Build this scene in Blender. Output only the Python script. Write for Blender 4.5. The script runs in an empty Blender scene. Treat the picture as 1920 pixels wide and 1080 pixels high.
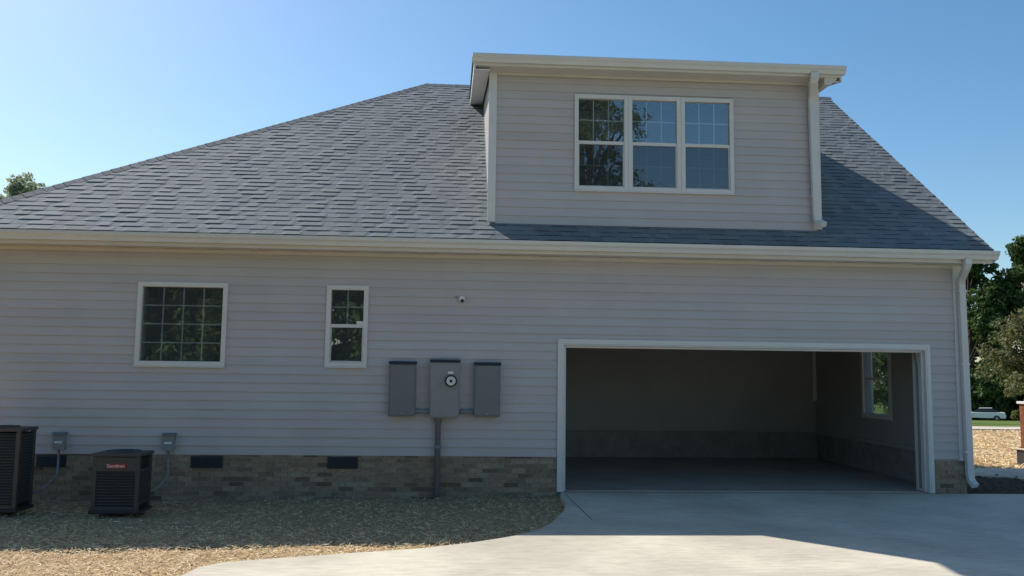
import bpy, math, random
import numpy as np
from mathutils import Vector, Matrix
random.seed(7); rng = np.random.default_rng(7)
S = bpy.context.scene
# ------------------------------------------------------------------ camera
def cam_axes(yaw, pitch, roll):
    cy, sy = math.cos(yaw), math.sin(yaw); cp, sp = math.cos(pitch), math.sin(pitch)
    f = Vector((sy*cp, cy*cp, sp)); r = Vector((cy, -sy, 0)); u = r.cross(f)
    cr, sr = math.cos(roll), math.sin(roll)
    return cr*r + sr*u, -sr*r + cr*u, f
r_, u_, f_ = cam_axes(math.radians(3.594), math.radians(5.665), math.radians(0.716))
cd = bpy.data.cameras.new("camera"); cam = bpy.data.objects.new("camera", cd); S.collection.objects.link(cam)
cd.sensor_width = 36; cd.lens = 1598.06/1920*36; cd.clip_start = .05; cd.clip_end = 3000
M = Matrix((r_, u_, -f_)).transposed().to_4x4(); M.translation = (-1.5426, -12.4601, 1.7057)
cam.matrix_world = M; S.camera = cam
# ------------------------------------------------------------------ light
SUNDIR = Vector((-.69, .778, 1.0)).normalized()       # towards the sun
elev = math.asin(SUNDIR.z); az = math.atan2(SUNDIR.x, SUNDIR.y)
W = bpy.data.worlds.new("World"); S.world = W; W.use_nodes = True
nt = W.node_tree; bg = nt.nodes["Background"]
sky = nt.nodes.new("ShaderNodeTexSky"); sky.sky_type = 'NISHITA'; sky.sun_disc = False
sky.sun_elevation = elev; sky.sun_rotation = az; sky.air_density = 1.0; sky.dust_density = .7; sky.ozone_density = 2.2
hs = nt.nodes.new('ShaderNodeHueSaturation'); hs.inputs['Saturation'].default_value = 1.22; hs.inputs['Hue'].default_value = .492
nt.links.new(sky.outputs[0], hs.inputs['Color']); nt.links.new(hs.outputs[0], bg.inputs[0]); bg.inputs[1].default_value = 0.119
sd = bpy.data.lights.new("sun", 'SUN'); sd.energy = 5.0; sd.angle = math.radians(.5); sd.color = (1, .96, .88)
so = bpy.data.objects.new("sun", sd); S.collection.objects.link(so)
so.rotation_euler = SUNDIR.to_track_quat('Z', 'Y').to_euler()
S.view_settings.view_transform = 'Standard'; S.view_settings.look = 'None'; S.view_settings.gamma = 1
S.view_settings.exposure = 0.24
# ------------------------------------------------------------------ helpers
def srgb(r, g, b):
    return tuple(((c/255)/12.92 if c/255 <= .04045 else ((c/255+.055)/1.055)**2.4) for c in (r, g, b)) + (1,)
def mat(name, col=(.5, .5, .5), rough=.6, spec=.4, metal=0, noise=None, bump=None, attr=None, col2=None, stretch=None, trans=0):
    m = bpy.data.materials.new(name); m.use_nodes = True; t = m.node_tree; n = t.nodes; l = t.links
    p = n["Principled BSDF"]; p.inputs["Roughness"].default_value = rough; p.inputs["Metallic"].default_value = metal
    p.inputs["Specular IOR Level"].default_value = spec
    c = tuple(col)[:3] + (1,); p.inputs["Base Color"].default_value = c
    tc = n.new("ShaderNodeTexCoord"); mp = n.new("ShaderNodeMapping"); l.new(tc.outputs["Object"], mp.inputs[0])
    if stretch: mp.inputs["Scale"].default_value = stretch
    src = None
    if attr:
        a = n.new("ShaderNodeAttribute"); a.attribute_name = "tint"; src = a.outputs["Color"]
    if noise:
        sc, amt = noise; nz = n.new("ShaderNodeTexNoise"); nz.inputs["Scale"].default_value = sc; nz.inputs["Detail"].default_value = 6; nz.inputs["Roughness"].default_value = .65
        l.new(mp.outputs[0], nz.inputs[0])
        rp = n.new("ShaderNodeValToRGB"); rp.color_ramp.elements[0].position = .3; rp.color_ramp.elements[1].position = .7
        d = tuple(v*(1-amt) for v in c[:3])+(1,) if not col2 else tuple(col2)[:3]+(1,)
        rp.color_ramp.elements[0].color = d; rp.color_ramp.elements[1].color = c if col2 else tuple(min(1, v*(1+amt)) for v in c[:3])+(1,)
        l.new(nz.outputs[0], rp.inputs[0])
        if src:
            mx = n.new("ShaderNodeMix"); mx.data_type = 'RGBA'; mx.blend_type = 'MULTIPLY'; mx.inputs[0].default_value = 1
            rp.color_ramp.elements[0].color = (1-amt,)*3+(1,); rp.color_ramp.elements[1].color = (1+amt,)*3+(1,)
            l.new(src, mx.inputs[6]); l.new(rp.outputs[0], mx.inputs[7]); src = mx.outputs[2]
        else: src = rp.outputs[0]
    if src: l.new(src, p.inputs["Base Color"])
    if bump:
        bs, bd = bump; b2 = n.new("ShaderNodeTexNoise"); b2.inputs["Scale"].default_value = bs; b2.inputs["Detail"].default_value = 5
        l.new(mp.outputs[0], b2.inputs[0]); bn = n.new("ShaderNodeBump"); bn.inputs["Strength"].default_value = 1; bn.inputs["Distance"].default_value = bd
        l.new(b2.outputs[0], bn.inputs["Height"]); l.new(bn.outputs[0], p.inputs["Normal"])
    if trans:
        tr = n.new("ShaderNodeBsdfTranslucent"); ms = n.new("ShaderNodeMixShader"); ms.inputs[0].default_value = trans
        if src: l.new(src, tr.inputs[0])
        else: tr.inputs[0].default_value = c
        l.new(p.outputs[0], ms.inputs[1]); l.new(tr.outputs[0], ms.inputs[2]); l.new(ms.outputs[0], n["Material Output"].inputs[0])
    return m
def glass(name, tint, boost, refl_rough=0.0, waves=.0006):
    m = bpy.data.materials.new(name); m.use_nodes = True; t = m.node_tree; n = t.nodes; l = t.links
    n.remove(n["Principled BSDF"])
    tr = n.new("ShaderNodeBsdfTransparent"); tr.inputs[0].default_value = tint+(1,)
    gl = n.new("ShaderNodeBsdfGlossy"); gl.inputs["Roughness"].default_value = refl_rough; gl.inputs[0].default_value = (1, 1, 1, 1)
    lw = n.new("ShaderNodeLayerWeight"); lw.inputs[0].default_value = .5
    pw = n.new("ShaderNodeMath"); pw.operation = 'POWER'; pw.inputs[1].default_value = 5; l.new(lw.outputs['Facing'], pw.inputs[0])
    fr = n.new("ShaderNodeMath"); fr.operation = 'MULTIPLY_ADD'; fr.inputs[1].default_value = (1-boost)*.5; fr.inputs[2].default_value = boost; l.new(pw.outputs[0], fr.inputs[0])
    ms = n.new("ShaderNodeMixShader"); l.new(fr.outputs[0], ms.inputs[0]); l.new(tr.outputs[0], ms.inputs[1]); l.new(gl.outputs[0], ms.inputs[2])
    tc = n.new("ShaderNodeTexCoord"); nz = n.new("ShaderNodeTexNoise"); nz.inputs["Scale"].default_value = 2.2
    bn = n.new("ShaderNodeBump"); bn.inputs["Distance"].default_value = waves; l.new(tc.outputs["Object"], nz.inputs[0]); l.new(nz.outputs[0], bn.inputs["Height"])
    l.new(bn.outputs[0], gl.inputs["Normal"])
    df = n.new("ShaderNodeBsdfDiffuse"); df.inputs[0].default_value = (.55, .58, .6, 1); m2 = n.new("ShaderNodeMixShader"); m2.inputs[0].default_value = .045
    l.new(ms.outputs[0], m2.inputs[1]); l.new(df.outputs[0], m2.inputs[2])     # pale veil mixed in to lift the dark panes to grey, as dust would
    l.new(m2.outputs[0], n["Material Output"].inputs[0]); return m

class MB:
    def __init__(s): s.v = []; s.f = []; s.c = []
    def quad(s, a, b, c, d, col=None):
        i = len(s.v); s.v += [tuple(a), tuple(b), tuple(c), tuple(d)]; s.f.append((i, i+1, i+2, i+3)); s.c.append(col)
    def poly(s, pts, col=None):
        i = len(s.v); s.v += [tuple(p) for p in pts]; s.f.append(tuple(range(i, i+len(pts)))); s.c.append(col)
    def box(s, x0, x1, y0, y1, z0, z1, col=None):
        i = len(s.v)
        s.v += [(x0,y0,z0),(x1,y0,z0),(x1,y1,z0),(x0,y1,z0),(x0,y0,z1),(x1,y0,z1),(x1,y1,z1),(x0,y1,z1)]
        for q in ((0,3,2,1),(4,5,6,7),(0,1,5,4),(1,2,6,5),(2,3,7,6),(3,0,4,7)): s.f.append(tuple(i+k for k in q)); s.c.append(col)
    def prism(s, prof, axis, a, b, col=None):
        """prof: 2D points in the other two axes (in order), extruded a..b along axis"""
        def P(u, v, w): return {'x': (w, u, v), 'y': (u, w, v), 'z': (u, v, w)}[axis]
        n = len(prof); i = len(s.v)
        s.v += [P(u, v, a) for u, v in prof] + [P(u, v, b) for u, v in prof]
        s.f.append(tuple(range(i, i+n))); s.f.append(tuple(range(i+2*n-1, i+n-1, -1))); s.c += [col, col]
        for k in range(n): s.f.append((i+k, i+n+k, i+n+(k+1) % n, i+(k+1) % n)); s.c.append(col)
    def tube(s, path, rad, seg=8, col=None):
        rings = []
        path = [Vector(p) for p in path]; rad = rad if hasattr(rad, '__len__') else [rad]*len(path)
        for k, p in enumerate(path):
            d = (path[min(k+1, len(path)-1)] - path[max(k-1, 0)]).normalized()
            a = d.orthogonal().normalized() if k == 0 else (pa - d*pa.dot(d)).normalized()
            pa = a; b = d.cross(a); i = len(s.v)
            for q in range(seg):
                t = 2*math.pi*q/seg; s.v.append(tuple(p + rad[k]*(math.cos(t)*a + math.sin(t)*b)))
            rings.append(i)
        for k in range(len(rings)-1):
            for q in range(seg):
                s.f.append((rings[k]+q, rings[k]+(q+1) % seg, rings[k+1]+(q+1) % seg, rings[k+1]+q)); s.c.append(col)
        for i in (rings[0], rings[-1]): s.f.append(tuple(i+q for q in range(seg))); s.c.append(col)
    def rectsweep(s, path, w, d, col=None):
        """rectangular pipe: w along x, d across; path in a y-z plane mostly"""
        path = [Vector(p) for p in path]; idx = []
        for k, p in enumerate(path):
            t = (path[min(k+1, len(path)-1)] - path[max(k-1, 0)]).normalized()
            X = Vector((1, 0, 0)); X = (X - t*X.dot(t)).normalized(); N = t.cross(X)
            i = len(s.v); c = .15
            for a, b in ((-1+c,-1),(1-c,-1),(1,-1+c),(1,1-c),(1-c,1),(-1+c,1),(-1,1-c),(-1,-1+c)): s.v.append(tuple(p + X*a*w/2 + N*b*d/2))
            idx.append(i)
        for k in range(len(idx)-1):
            for q in range(8): s.f.append((idx[k]+q, idx[k]+(q+1) % 8, idx[k+1]+(q+1) % 8, idx[k+1]+q)); s.c.append(col)
        for i in (idx[0], idx[-1]): s.f.append(tuple(i+q for q in range(8))); s.c.append(col)
    def build(s, name, m, parent=None, bevel=0, smooth=False):
        me = bpy.data.meshes.new(name); me.from_pydata(s.v, [], s.f)
        if any(c is not None for c in s.c):
            at = me.color_attributes.new("tint", 'FLOAT_COLOR', 'CORNER')
            buf = []
            for f, c in zip(s.f, s.c):
                c = tuple(c)[:3]+(1,) if c is not None else (1, 1, 1, 1); buf += list(c)*len(f)
            at.data.foreach_set("color", buf)
        me.materials.append(m); me.update()
        if smooth: me.polygons.foreach_set("use_smooth", [True]*len(me.polygons))
        o = bpy.data.objects.new(name, me); S.collection.objects.link(o)
        if parent:
            o.parent = parent
            off = Vector(); q_ = parent
            while q_: off += q_.location; q_ = q_.parent
            if off.length > 0: me.transform(Matrix.Translation(-off))   # geometry given in world coordinates
        if bevel:
            b = o.modifiers.new("bevel", 'BEVEL'); b.width = bevel; b.segments = 2; b.limit_method = 'ANGLE'
        return o
def np_mesh(name, verts, nper, m, parent=None, tint=None):
    """verts (N*nper,3) -> N polygons of nper corners; tint (N,3)"""
    N = len(verts)//nper; me = bpy.data.meshes.new(name)
    me.vertices.add(len(verts)); me.vertices.foreach_set("co", np.asarray(verts, np.float32).ravel())
    me.loops.add(len(verts)); me.loops.foreach_set("vertex_index", np.arange(len(verts), dtype=np.int32))
    me.polygons.add(N); me.polygons.foreach_set("loop_start", np.arange(0, len(verts), nper, dtype=np.int32))
    me.polygons.foreach_set("loop_total", np.full(N, nper, np.int32))
    me.update(calc_edges=True)
    if tint is not None:
        at = me.color_attributes.new("tint", 'FLOAT_COLOR', 'CORNER')
        c = np.ones((N, nper, 4), np.float32); c[:, :, :3] = tint[:, None, :]; at.data.foreach_set("color", c.ravel())
    me.materials.append(m); o = bpy.data.objects.new(name, me); S.collection.objects.link(o)
    if parent: o.parent = parent
    return o
def empty(name, loc, label, cat, group=None):
    o = bpy.data.objects.new(name, None); S.collection.objects.link(o); o.location = loc; o.empty_display_size = .2
    return tag(o, label, cat, group)
def tag(o, label=None, cat=None, group=None, kind=None):
    if label: o['label'] = label
    if cat: o['category'] = cat
    if group: o['group'] = group
    if kind: o['kind'] = kind
    return o
def lit(o, label): o['label'] = label; return o

# ------------------------------------------------------------------ materials
MT = dict(
 siding=mat('vinyl_siding', (.475, .435, .43), .5, .35, noise=(1.3, .05), bump=(60, .0006), attr=True),
 trim=mat('white_vinyl', (.63, .61, .59), .45, .4, noise=(3, .04)),
 soffit=mat('soffit_vinyl', (.58, .54, .49), .5, .4, noise=(2, .05)),
 gutter=mat('gutter_aluminium', (.60, .58, .56), .35, .5, noise=(2, .05)),
 shingle=mat('asphalt_shingle', (1, 1, 1), .85, .3, noise=(45, .22), bump=(220, .002), attr=True),
 brick=mat('brick', (1, 1, 1), .85, .2, noise=(25, .25), bump=(90, .003), attr=True),
 mortar=mat('mortar', (.37, .32, .25), .95, .1, noise=(30, .15), bump=(120, .002)),
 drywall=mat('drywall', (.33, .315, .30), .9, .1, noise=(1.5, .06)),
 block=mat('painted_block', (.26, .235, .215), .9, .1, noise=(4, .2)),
 gfloor=mat('garage_concrete', (.36, .31, .265), .6, .3, noise=(1.2, .18), bump=(60, .001)),
 metal=mat('grey_enamel', (.15, .155, .165), .4, .5, noise=(6, .06)),
 metal2=mat('light_grey_enamel', (.24, .24, .235), .45, .5, noise=(6, .06)),
 conduit=mat('grey_conduit', (.22, .22, .23), .5, .4, noise=(9, .1)),
 dark=mat('dark_metal', (.03, .031, .033), .5, .4, noise=(8, .15)),
 ac=mat('condenser_louver', (.06, .058, .054), .5, .4, noise=(8, .15)),
 black=mat('black', (.02, .02, .02), .6, .3),
 white=mat('white_plastic', (.7, .7, .7), .4, .5),
 red=mat('red_badge', (.32, .02, .02), .4, .5),
 concrete=mat('concrete', (.605, .54, .44), .85, .25, noise=(1.1, .10), bump=(140, .0015)),
 wood=mat('interior_wood', (.2, .14, .09), .7, .2, noise=(5, .2)),
 bark=mat('bark', (.06, .05, .038), .95, .1, noise=(9, .3), bump=(20, .02)),
 leaf=mat('leaf', (1, 1, 1), .6, .25, attr=True, trans=.42),
 straw=mat('straw', (1, 1, 1), .7, .2, attr=True, trans=.15),
 glass=glass('window_glass', (.80, .85, .86), .17),
 screen=glass('screened_glass', (.5, .54, .56), .10),
)
# ------------------------------------------------------------------ ground
def ground_z(y): return -.30 if y < 0.2 else -.12 if y < 16 else max(-.09-.045*(y-16), -4.6)
g = MB(); ys = [-500, -60, -15, 0, 8, 16, 25, 40, 60, 80, 100, 116, 200, 700]; xs = [-600, -120, -40, -10, 0, 10, 20, 40, 70, 110, 200, 700]
for a in range(len(ys)-1):
    for b in range(len(xs)-1):
        g.quad((xs[b], ys[a], ground_z(ys[a])), (xs[b+1], ys[a], ground_z(ys[a])), (xs[b+1], ys[a+1], ground_z(ys[a+1])), (xs[b], ys[a+1], ground_z(ys[a+1])))
MT['grass'] = mat('grass', (.085, .15, .03), .9, .1, noise=(.35, .35), bump=(12, .05), col2=(.13, .15, .04))
tag(g.build('ground', MT['grass']), kind='structure')
# straw covered yard: a bumpy sheet from the house to the pavement
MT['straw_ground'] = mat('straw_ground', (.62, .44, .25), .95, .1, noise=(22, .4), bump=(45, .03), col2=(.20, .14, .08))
def yard(name, x0, x1, y0, y1, z, nx, ny, amp):
    X, Y = np.meshgrid(np.linspace(x0, x1, nx), np.linspace(y0, y1, ny))
    Z = z - (.0145*np.clip(-X, 0, 8) if x1 < 1 else 0) + amp*(np.sin(X*1.7+.4)*np.cos(Y*2.1)+.6*np.sin(X*4.3+Y*3.1)) + rng.normal(0, amp*.5, X.shape)
    V = np.stack([X, Y, Z], -1).reshape(-1, 3); F = []
    for j in range(ny-1):
        for i in range(nx-1): k = j*nx+i; F.append((k, k+1, k+nx+1, k+nx))
    me = bpy.data.meshes.new(name); me.from_pydata(V.tolist(), [], F); me.materials.append(MT['straw_ground'])
    me.polygons.foreach_set("use_smooth", [True]*len(F)); o = bpy.data.objects.new(name, me); S.collection.objects.link(o)
    return tag(o, kind='structure')
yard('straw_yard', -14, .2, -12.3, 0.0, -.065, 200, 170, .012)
yard('straw_field', 6.15, 48, 0.05, 15.9, -.06, 240, 100, .007)
# driveway outline
drive = [(0.0, .1), (-.06, -.3), (-.08, -1.1), (-.2, -1.75), (-.42, -2.5), (-.64, -3.0), (-.95, -3.35), (-1.35, -3.66), (-1.85, -3.95), (-2.4, -4.13), (-3.0, -4.33), (-3.6, -4.56), (-3.74, -4.75), (-3.80, -5.1), (-3.85, -6), (-3.9, -12), (-3.9, -40), (13, -40), (13, -.05), (5.52, -.05), (5.52, .1)]
d = MB(); d.poly([(x, y, 0) for x, y in drive])
for k in range(len(drive)):
    a, b = drive[k], drive[(k+1) % len(drive)]; d.quad((a[0], a[1], 0), (b[0], b[1], 0), (b[0], b[1], -.15), (a[0], a[1], -.15))
m = MT['concrete']; t = m.node_tree; n = t.nodes; l = t.links
# control joints + broom texture + stains in the concrete itself
tc = n.new('ShaderNodeTexCoord'); big = n.new('ShaderNodeTexNoise'); big.inputs['Scale'].default_value = .55; big.inputs['Detail'].default_value = 5; big.inputs['Distortion'].default_value = .6
l.new(tc.outputs['Object'], big.inputs[0]); rp = n.new('ShaderNodeValToRGB'); rp.color_ramp.elements[0].position = .35; rp.color_ramp.elements[1].position = .62
rp.color_ramp.elements[0].color = (.82, .81, .80, 1); rp.color_ramp.elements[1].color = (1.05, 1.05, 1.04, 1); l.new(big.outputs[0], rp.inputs[0])
mx = n.new('ShaderNodeMix'); mx.data_type = 'RGBA'; mx.blend_type = 'MULTIPLY'; mx.inputs[0].default_value = 1
pb = n['Principled BSDF']; old = pb.inputs['Base Color'].links[0].from_socket; l.new(old, mx.inputs[6]); l.new(rp.outputs[0], mx.inputs[7]); l.new(mx.outputs[2], pb.inputs['Base Color'])
vo = n.new('ShaderNodeTexNoise'); vo.inputs['Scale'].default_value = 11; vo.inputs['Detail'].default_value = 8; vo.inputs['Roughness'].default_value = .75
mp2 = n.new('ShaderNodeMapping'); mp2.inputs['Scale'].default_value = (.35, 1.6, 1); mp2.inputs['Rotation'].default_value = (0, 0, .12); l.new(tc.outputs['Object'], mp2.inputs[0]); l.new(mp2.outputs[0], vo.inputs[0])
r3 = n.new('ShaderNodeValToRGB'); r3.color_ramp.elements[0].position = .34; r3.color_ramp.elements[1].position = .58; r3.color_ramp.elements[0].color = (.80, .79, .76, 1); r3.color_ramp.elements[1].color = (1.03, 1.03, 1.03, 1); l.new(vo.outputs[0], r3.inputs[0])
mx3 = n.new('ShaderNodeMix'); mx3.data_type = 'RGBA'; mx3.blend_type = 'MULTIPLY'; mx3.inputs[0].default_value = 1; l.new(mx.outputs[2], mx3.inputs[6]); l.new(r3.outputs[0], mx3.inputs[7]); l.new(mx3.outputs[2], pb.inputs['Base Color'])
tag(d.build('driveway', MT['concrete']), kind='structure')
j = MB()
def joint(a, b, w=.012, z=.003):
    a = Vector(a); b = Vector(b); t_ = (b-a).normalized(); nn = Vector((-t_.y, t_.x))*w/2
    j.quad((a.x-nn.x, a.y-nn.y, z), (b.x-nn.x, b.y-nn.y, z), (b.x+nn.x, b.y+nn.y, z), (a.x+nn.x, a.y+nn.y, z))
joint((0.02, -.16), (.065, -2.35)); joint((0, -.02), (5.5, -.02), .02); joint((9.0, -.06), (9.0, -30), .012)
tag(j.build('driveway_joints', mat('joint', (.16, .14, .12), .9)), kind='structure')
wk = MB(); wp = [(6.2, 2.45), (7.6, 2.4), (8.1, 2.2), (8.3, 1.7), (8.5, .0), (10, .0), (10.3, 3.0), (9.4, 3.55), (6.2, 3.62)]
wk.poly([(x, y, -.01) for x, y in wp])
for k in range(len(wp)):
    a, b = wp[k], wp[(k+1) % len(wp)]; wk.quad((a[0], a[1], -.01), (b[0], b[1], -.01), (b[0], b[1], -.12), (a[0], a[1], -.12))
tag(wk.build('walkway', MT['concrete']), kind='structure')
bd = MB(); X0 = 6.12
n_x, n_y = 30, 30
hz = rng.normal(0, .015, (n_y+1, n_x+1))
for a in range(n_y):
    for b in range(n_x):
        fx = lambda b, a: X0 + (8.3-X0)*b/n_x
        y_ = lambda a: .0+2.5*a/n_y
        zz = lambda b, a: -.03 + hz[a][b]
        bd.quad((fx(b, a), y_(a), zz(b, a)), (fx(b+1, a), y_(a), zz(b+1, a)), (fx(b+1, a), y_(a+1), zz(b+1, a+1)), (fx(b, a), y_(a+1), zz(b, a+1)))
tag(bd.build('planting_bed', mat('mulch', (.10, .075, .055), .95, .1, noise=(14, .5), bump=(40, .03))), kind='structure')
pv = MB(); pv.box(-30, 120, 15.6, 17.0, -.2, .01)
tag(pv.build('pavement', MT['concrete']), kind='structure')

# ------------------------------------------------------------------ house
house = empty('house', (0, 0, 0), 'grey vinyl sided house with shingle roof, wide dormer and open two car garage', 'house')
XL, XR = -9.0, 6.06; WALLT = .16; ZB, ZS = .5, 3.42
RS = .756
def roof_z(y): return 3.60 + RS*(y+.4)
HOLES = [(-6.04, -4.92, 1.81, 2.865), (-3.375, -2.915, 1.83, 2.865), (0, 5.49, -1, 2.13)]
DH = [(.21, 2.545, 4.47, 5.86)]
def siding_front(mb, x0, x1, z0, z1, holes, y=0., e=.127, zofs=0., clipx=None, seed=0):
    rr = random.Random(seed); z = z0
    while z < z1-1e-4:
        zt = min(z+e, z1); tint = .98+.04*rr.random()
        cuts = sorted({z, zt} | {h[k] for h in holes for k in (2, 3) if z < h[k] < zt})
        for a, b in zip(cuts[:-1], cuts[1:]):
            segs = [(x0, x1)]
            for h in holes:
                if h[2] < (a+b)/2 < h[3]:
                    ns = []
                    for s0, s1 in segs:
                        if h[0] > s0: ns.append((s0, min(s1, h[0])))
                        if h[1] < s1: ns.append((max(s0, h[1]), s1))
                    segs = [q for q in ns if q[1]-q[0] > 1e-4]
            ya = y-.020+.016*(a-z)/e; yb = y-.020+.016*(b-z)/e
            for s0, s1 in segs:
                # panels meet every few metres; each panel has a slightly different tint and a 1 mm lap
                xs_ = [s0]; xx = s0 + rr.uniform(.8, 3.6)
                while xx < s1-.3: xs_.append(xx); xx += 3.66
                xs_.append(s1)
                jy = lambda x: -.0022*math.sin(x*1.9+z*9)-.0015*math.sin(x*4.3-z*31)     # the panels are never dead flat
                for q in range(len(xs_)-1):
                    tt = tint*(1+rr.uniform(-.02, .02)); c = (.475*tt, .435*tt, .43*tt); o_ = .0022*(q % 2)
                    ns_ = max(1, int((xs_[q+1]-xs_[q])/.4)); px_ = [xs_[q]+(xs_[q+1]-xs_[q])*k/ns_ for k in range(ns_+1)]
                    for u, v in zip(px_[:-1], px_[1:]):
                        ju, jv = jy(u)-o_, jy(v)-o_
                        mb.quad((u, ya+ju, a), (v, ya+jv, a), (v, yb-o_*.5, b), (u, yb-o_*.5, b), c)
                        if a == z: mb.quad((u, y-.004, a), (v, y-.004, a), (v, ya+jv, a), (u, ya+ju, a), c)
        z = zt
def slab_wall(mb, x0, x1, z0, z1, holes, y0, y1):
    xs_ = sorted({x0, x1} | {min(max(h[k], x0), x1) for h in holes for k in (0, 1)})
    zs_ = sorted({z0, z1} | {min(max(h[k], z0), z1) for h in holes for k in (2, 3)})
    for a, b in zip(xs_[:-1], xs_[1:]):
        for c, e in zip(zs_[:-1], zs_[1:]):
            if any(h[0] <= (a+b)/2 <= h[1] and h[2] <= (c+e)/2 <= h[3] for h in holes): continue
            mb.quad((a, y0, c), (b, y0, c), (b, y0, e), (a, y0, e)); mb.quad((a, y1, c), (b, y1, c), (b, y1, e), (a, y1, e))
    for h in holes:
        a, b, c, e = max(h[0], x0), min(h[1], x1), max(h[2], z0), min(h[3], z1)
        for q in (((a, c), (a, e)), ((b, c), (b, e)), ((a, e), (b, e)), ((a, c), (b, c))):
            (p0, q0), (p1, q1) = q; mb.quad((p0, y0, q0), (p1, y0, q1), (p1, y1, q1), (p0, y1, q0))
w = MB(); siding_front(w, XL, XR-.11, ZB, ZS, HOLES, seed=1)
# gable siding on the right end wall, following the roof
YW = 7.5
def side_course(mb, x, sgn, y0f, y1f, z0, z1, e=.127, seed=3, holes=()):
    rr = random.Random(seed); z = z0
    while z < z1-1e-4:
        zt = min(z+e, z1); a0, a1, b0, b1 = y0f(z), y1f(z), y0f(zt), y1f(zt)
        if a1 > a0:
            b1 = max(b0, b1); tt = .98+.04*rr.random(); c = (.475*tt, .435*tt, .43*tt)
            segs = [(a0, a1, b0, b1)]
            for h in holes:
                if h[2] < (z+zt)/2 < h[3]: segs = [(a0, h[0], b0, h[0]), (h[1], a1, h[1], b1)]
            for (p0, p1, q0, q1) in segs:
                mb.quad((x+sgn*.006, p0, z), (x+sgn*.006, p1, z), (x+sgn*.006, q1, zt), (x+sgn*.006, q0, zt), c)
                mb.quad((x+sgn*.004, p0, z), (x+sgn*.004, p1, z), (x+sgn*.006, p1, z), (x+sgn*.006, p0, z), c)
        z = zt
RW = (1.95, 2.87, 1.05, 2.3)
side_course(w, XR, 1, lambda z: max(.02, (z-3.78)/RS), lambda z: min(YW, 5.05+(7.62-z)/RS), ZB, 7.6, holes=(RW,))
side_course(w, XL, -1, lambda z: .02, lambda z: YW, ZB, 3.42, seed=5)
wall = w.build('siding_wall', MT['siding'], house)
sh = MB(); slab_wall(sh, XL, XR-.02, -.1, 3.40, HOLES, .0, WALLT)
# right end wall (with the side window), rear wall, left wall
ys_ = [0.17, RW[0], RW[1], YW]
for a, b in ((.17, RW[0]), (RW[1], YW)):
    sh.quad((XR-.01, a, -.1), (XR-.01, b, -.1), (XR-.01, b, 3.7), (XR-.01, a, 3.7)); sh.quad((XR-.13, a, .55), (XR-.13, b, .55), (XR-.13, b, 2.75), (XR-.13, a, 2.75))
a, b = RW[0], RW[1]
for z0, z1 in ((-.1, RW[2]), (RW[3], 3.7)): sh.quad((XR-.01, a, z0), (XR-.01, b, z0), (XR-.01, b, z1), (XR-.01, a, z1))
sh.quad((XR-.13, a, .55), (XR-.13, b, .55), (XR-.13, b, RW[2]), (XR-.13, a, RW[2])); sh.quad((XR-.13, a, RW[3]), (XR-.13, b, RW[3]), (XR-.13, b, 2.75), (XR-.13, a, 2.75))
for yy in (a, b): sh.quad((XR-.13, yy, RW[2]), (XR-.01, yy, RW[2]), (XR-.01, yy, RW[3]), (XR-.13, yy, RW[3]))
for zz in (RW[2], RW[3]): sh.quad((XR-.13, a, zz), (XR-.01, a, zz), (XR-.01, b, zz), (XR-.13, b, zz))
sh.poly([(XR-.01, .25, 3.7), (XR-.01, YW, 3.7), (XR-.01, YW, 5.75), (XR-.01, 5.05, 7.55)])
sh.quad((XL, YW, -.1), (XR, YW, -.1), (XR, YW, 5.8), (XL, YW, 5.8)); sh.quad((XL+.01, .17, -.1), (XL+.01, YW, -.1), (XL+.01, YW, 3.4), (XL+.01, .17, 3.4))
sh.build('interior_lining', MT['drywall'], house)
# garage interior
gi = MB(); GB = 5.02
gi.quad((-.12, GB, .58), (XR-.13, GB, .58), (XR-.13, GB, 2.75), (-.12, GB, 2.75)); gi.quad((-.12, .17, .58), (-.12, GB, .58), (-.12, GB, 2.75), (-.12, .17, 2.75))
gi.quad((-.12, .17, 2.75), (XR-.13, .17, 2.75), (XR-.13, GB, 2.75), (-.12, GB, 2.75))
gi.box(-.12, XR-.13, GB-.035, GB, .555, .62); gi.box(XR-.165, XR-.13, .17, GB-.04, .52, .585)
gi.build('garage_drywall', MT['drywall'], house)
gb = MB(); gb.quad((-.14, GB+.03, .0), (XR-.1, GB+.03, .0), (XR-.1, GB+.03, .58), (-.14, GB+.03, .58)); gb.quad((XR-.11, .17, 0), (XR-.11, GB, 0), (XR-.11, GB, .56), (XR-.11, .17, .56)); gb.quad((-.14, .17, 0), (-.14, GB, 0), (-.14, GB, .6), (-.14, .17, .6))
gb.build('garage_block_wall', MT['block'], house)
gf = MB(); gf.box(-.14, XR-.1, .1, GB+.05, -.1, .012); gf.build('garage_floor', MT['gfloor'], house)
pp = MB(); pp.box(XR-.2, XR-.135, GB-.07, GB-.01, 1.2, 2.7); pp.build('corner_trim', MT['trim'], house)
# raised sectional door and its tracks
gd = MB()
for k in range(4): gd.box(.04, 5.45, .42+.56*k, .42+.56*k+.54, 2.29, 2.33)
gdo = gd.build('garage_door', MT['trim'], house)
for sx in (.02, 5.47):
    tk = MB(); tk.rectsweep([(sx, .2, .05), (sx, .2, 1.85), (sx, .26, 2.1), (sx, .42, 2.24), (sx, 2.8, 2.27)], .03, .05); tk.build('door_track', MT['metal2'], gdo)
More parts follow.
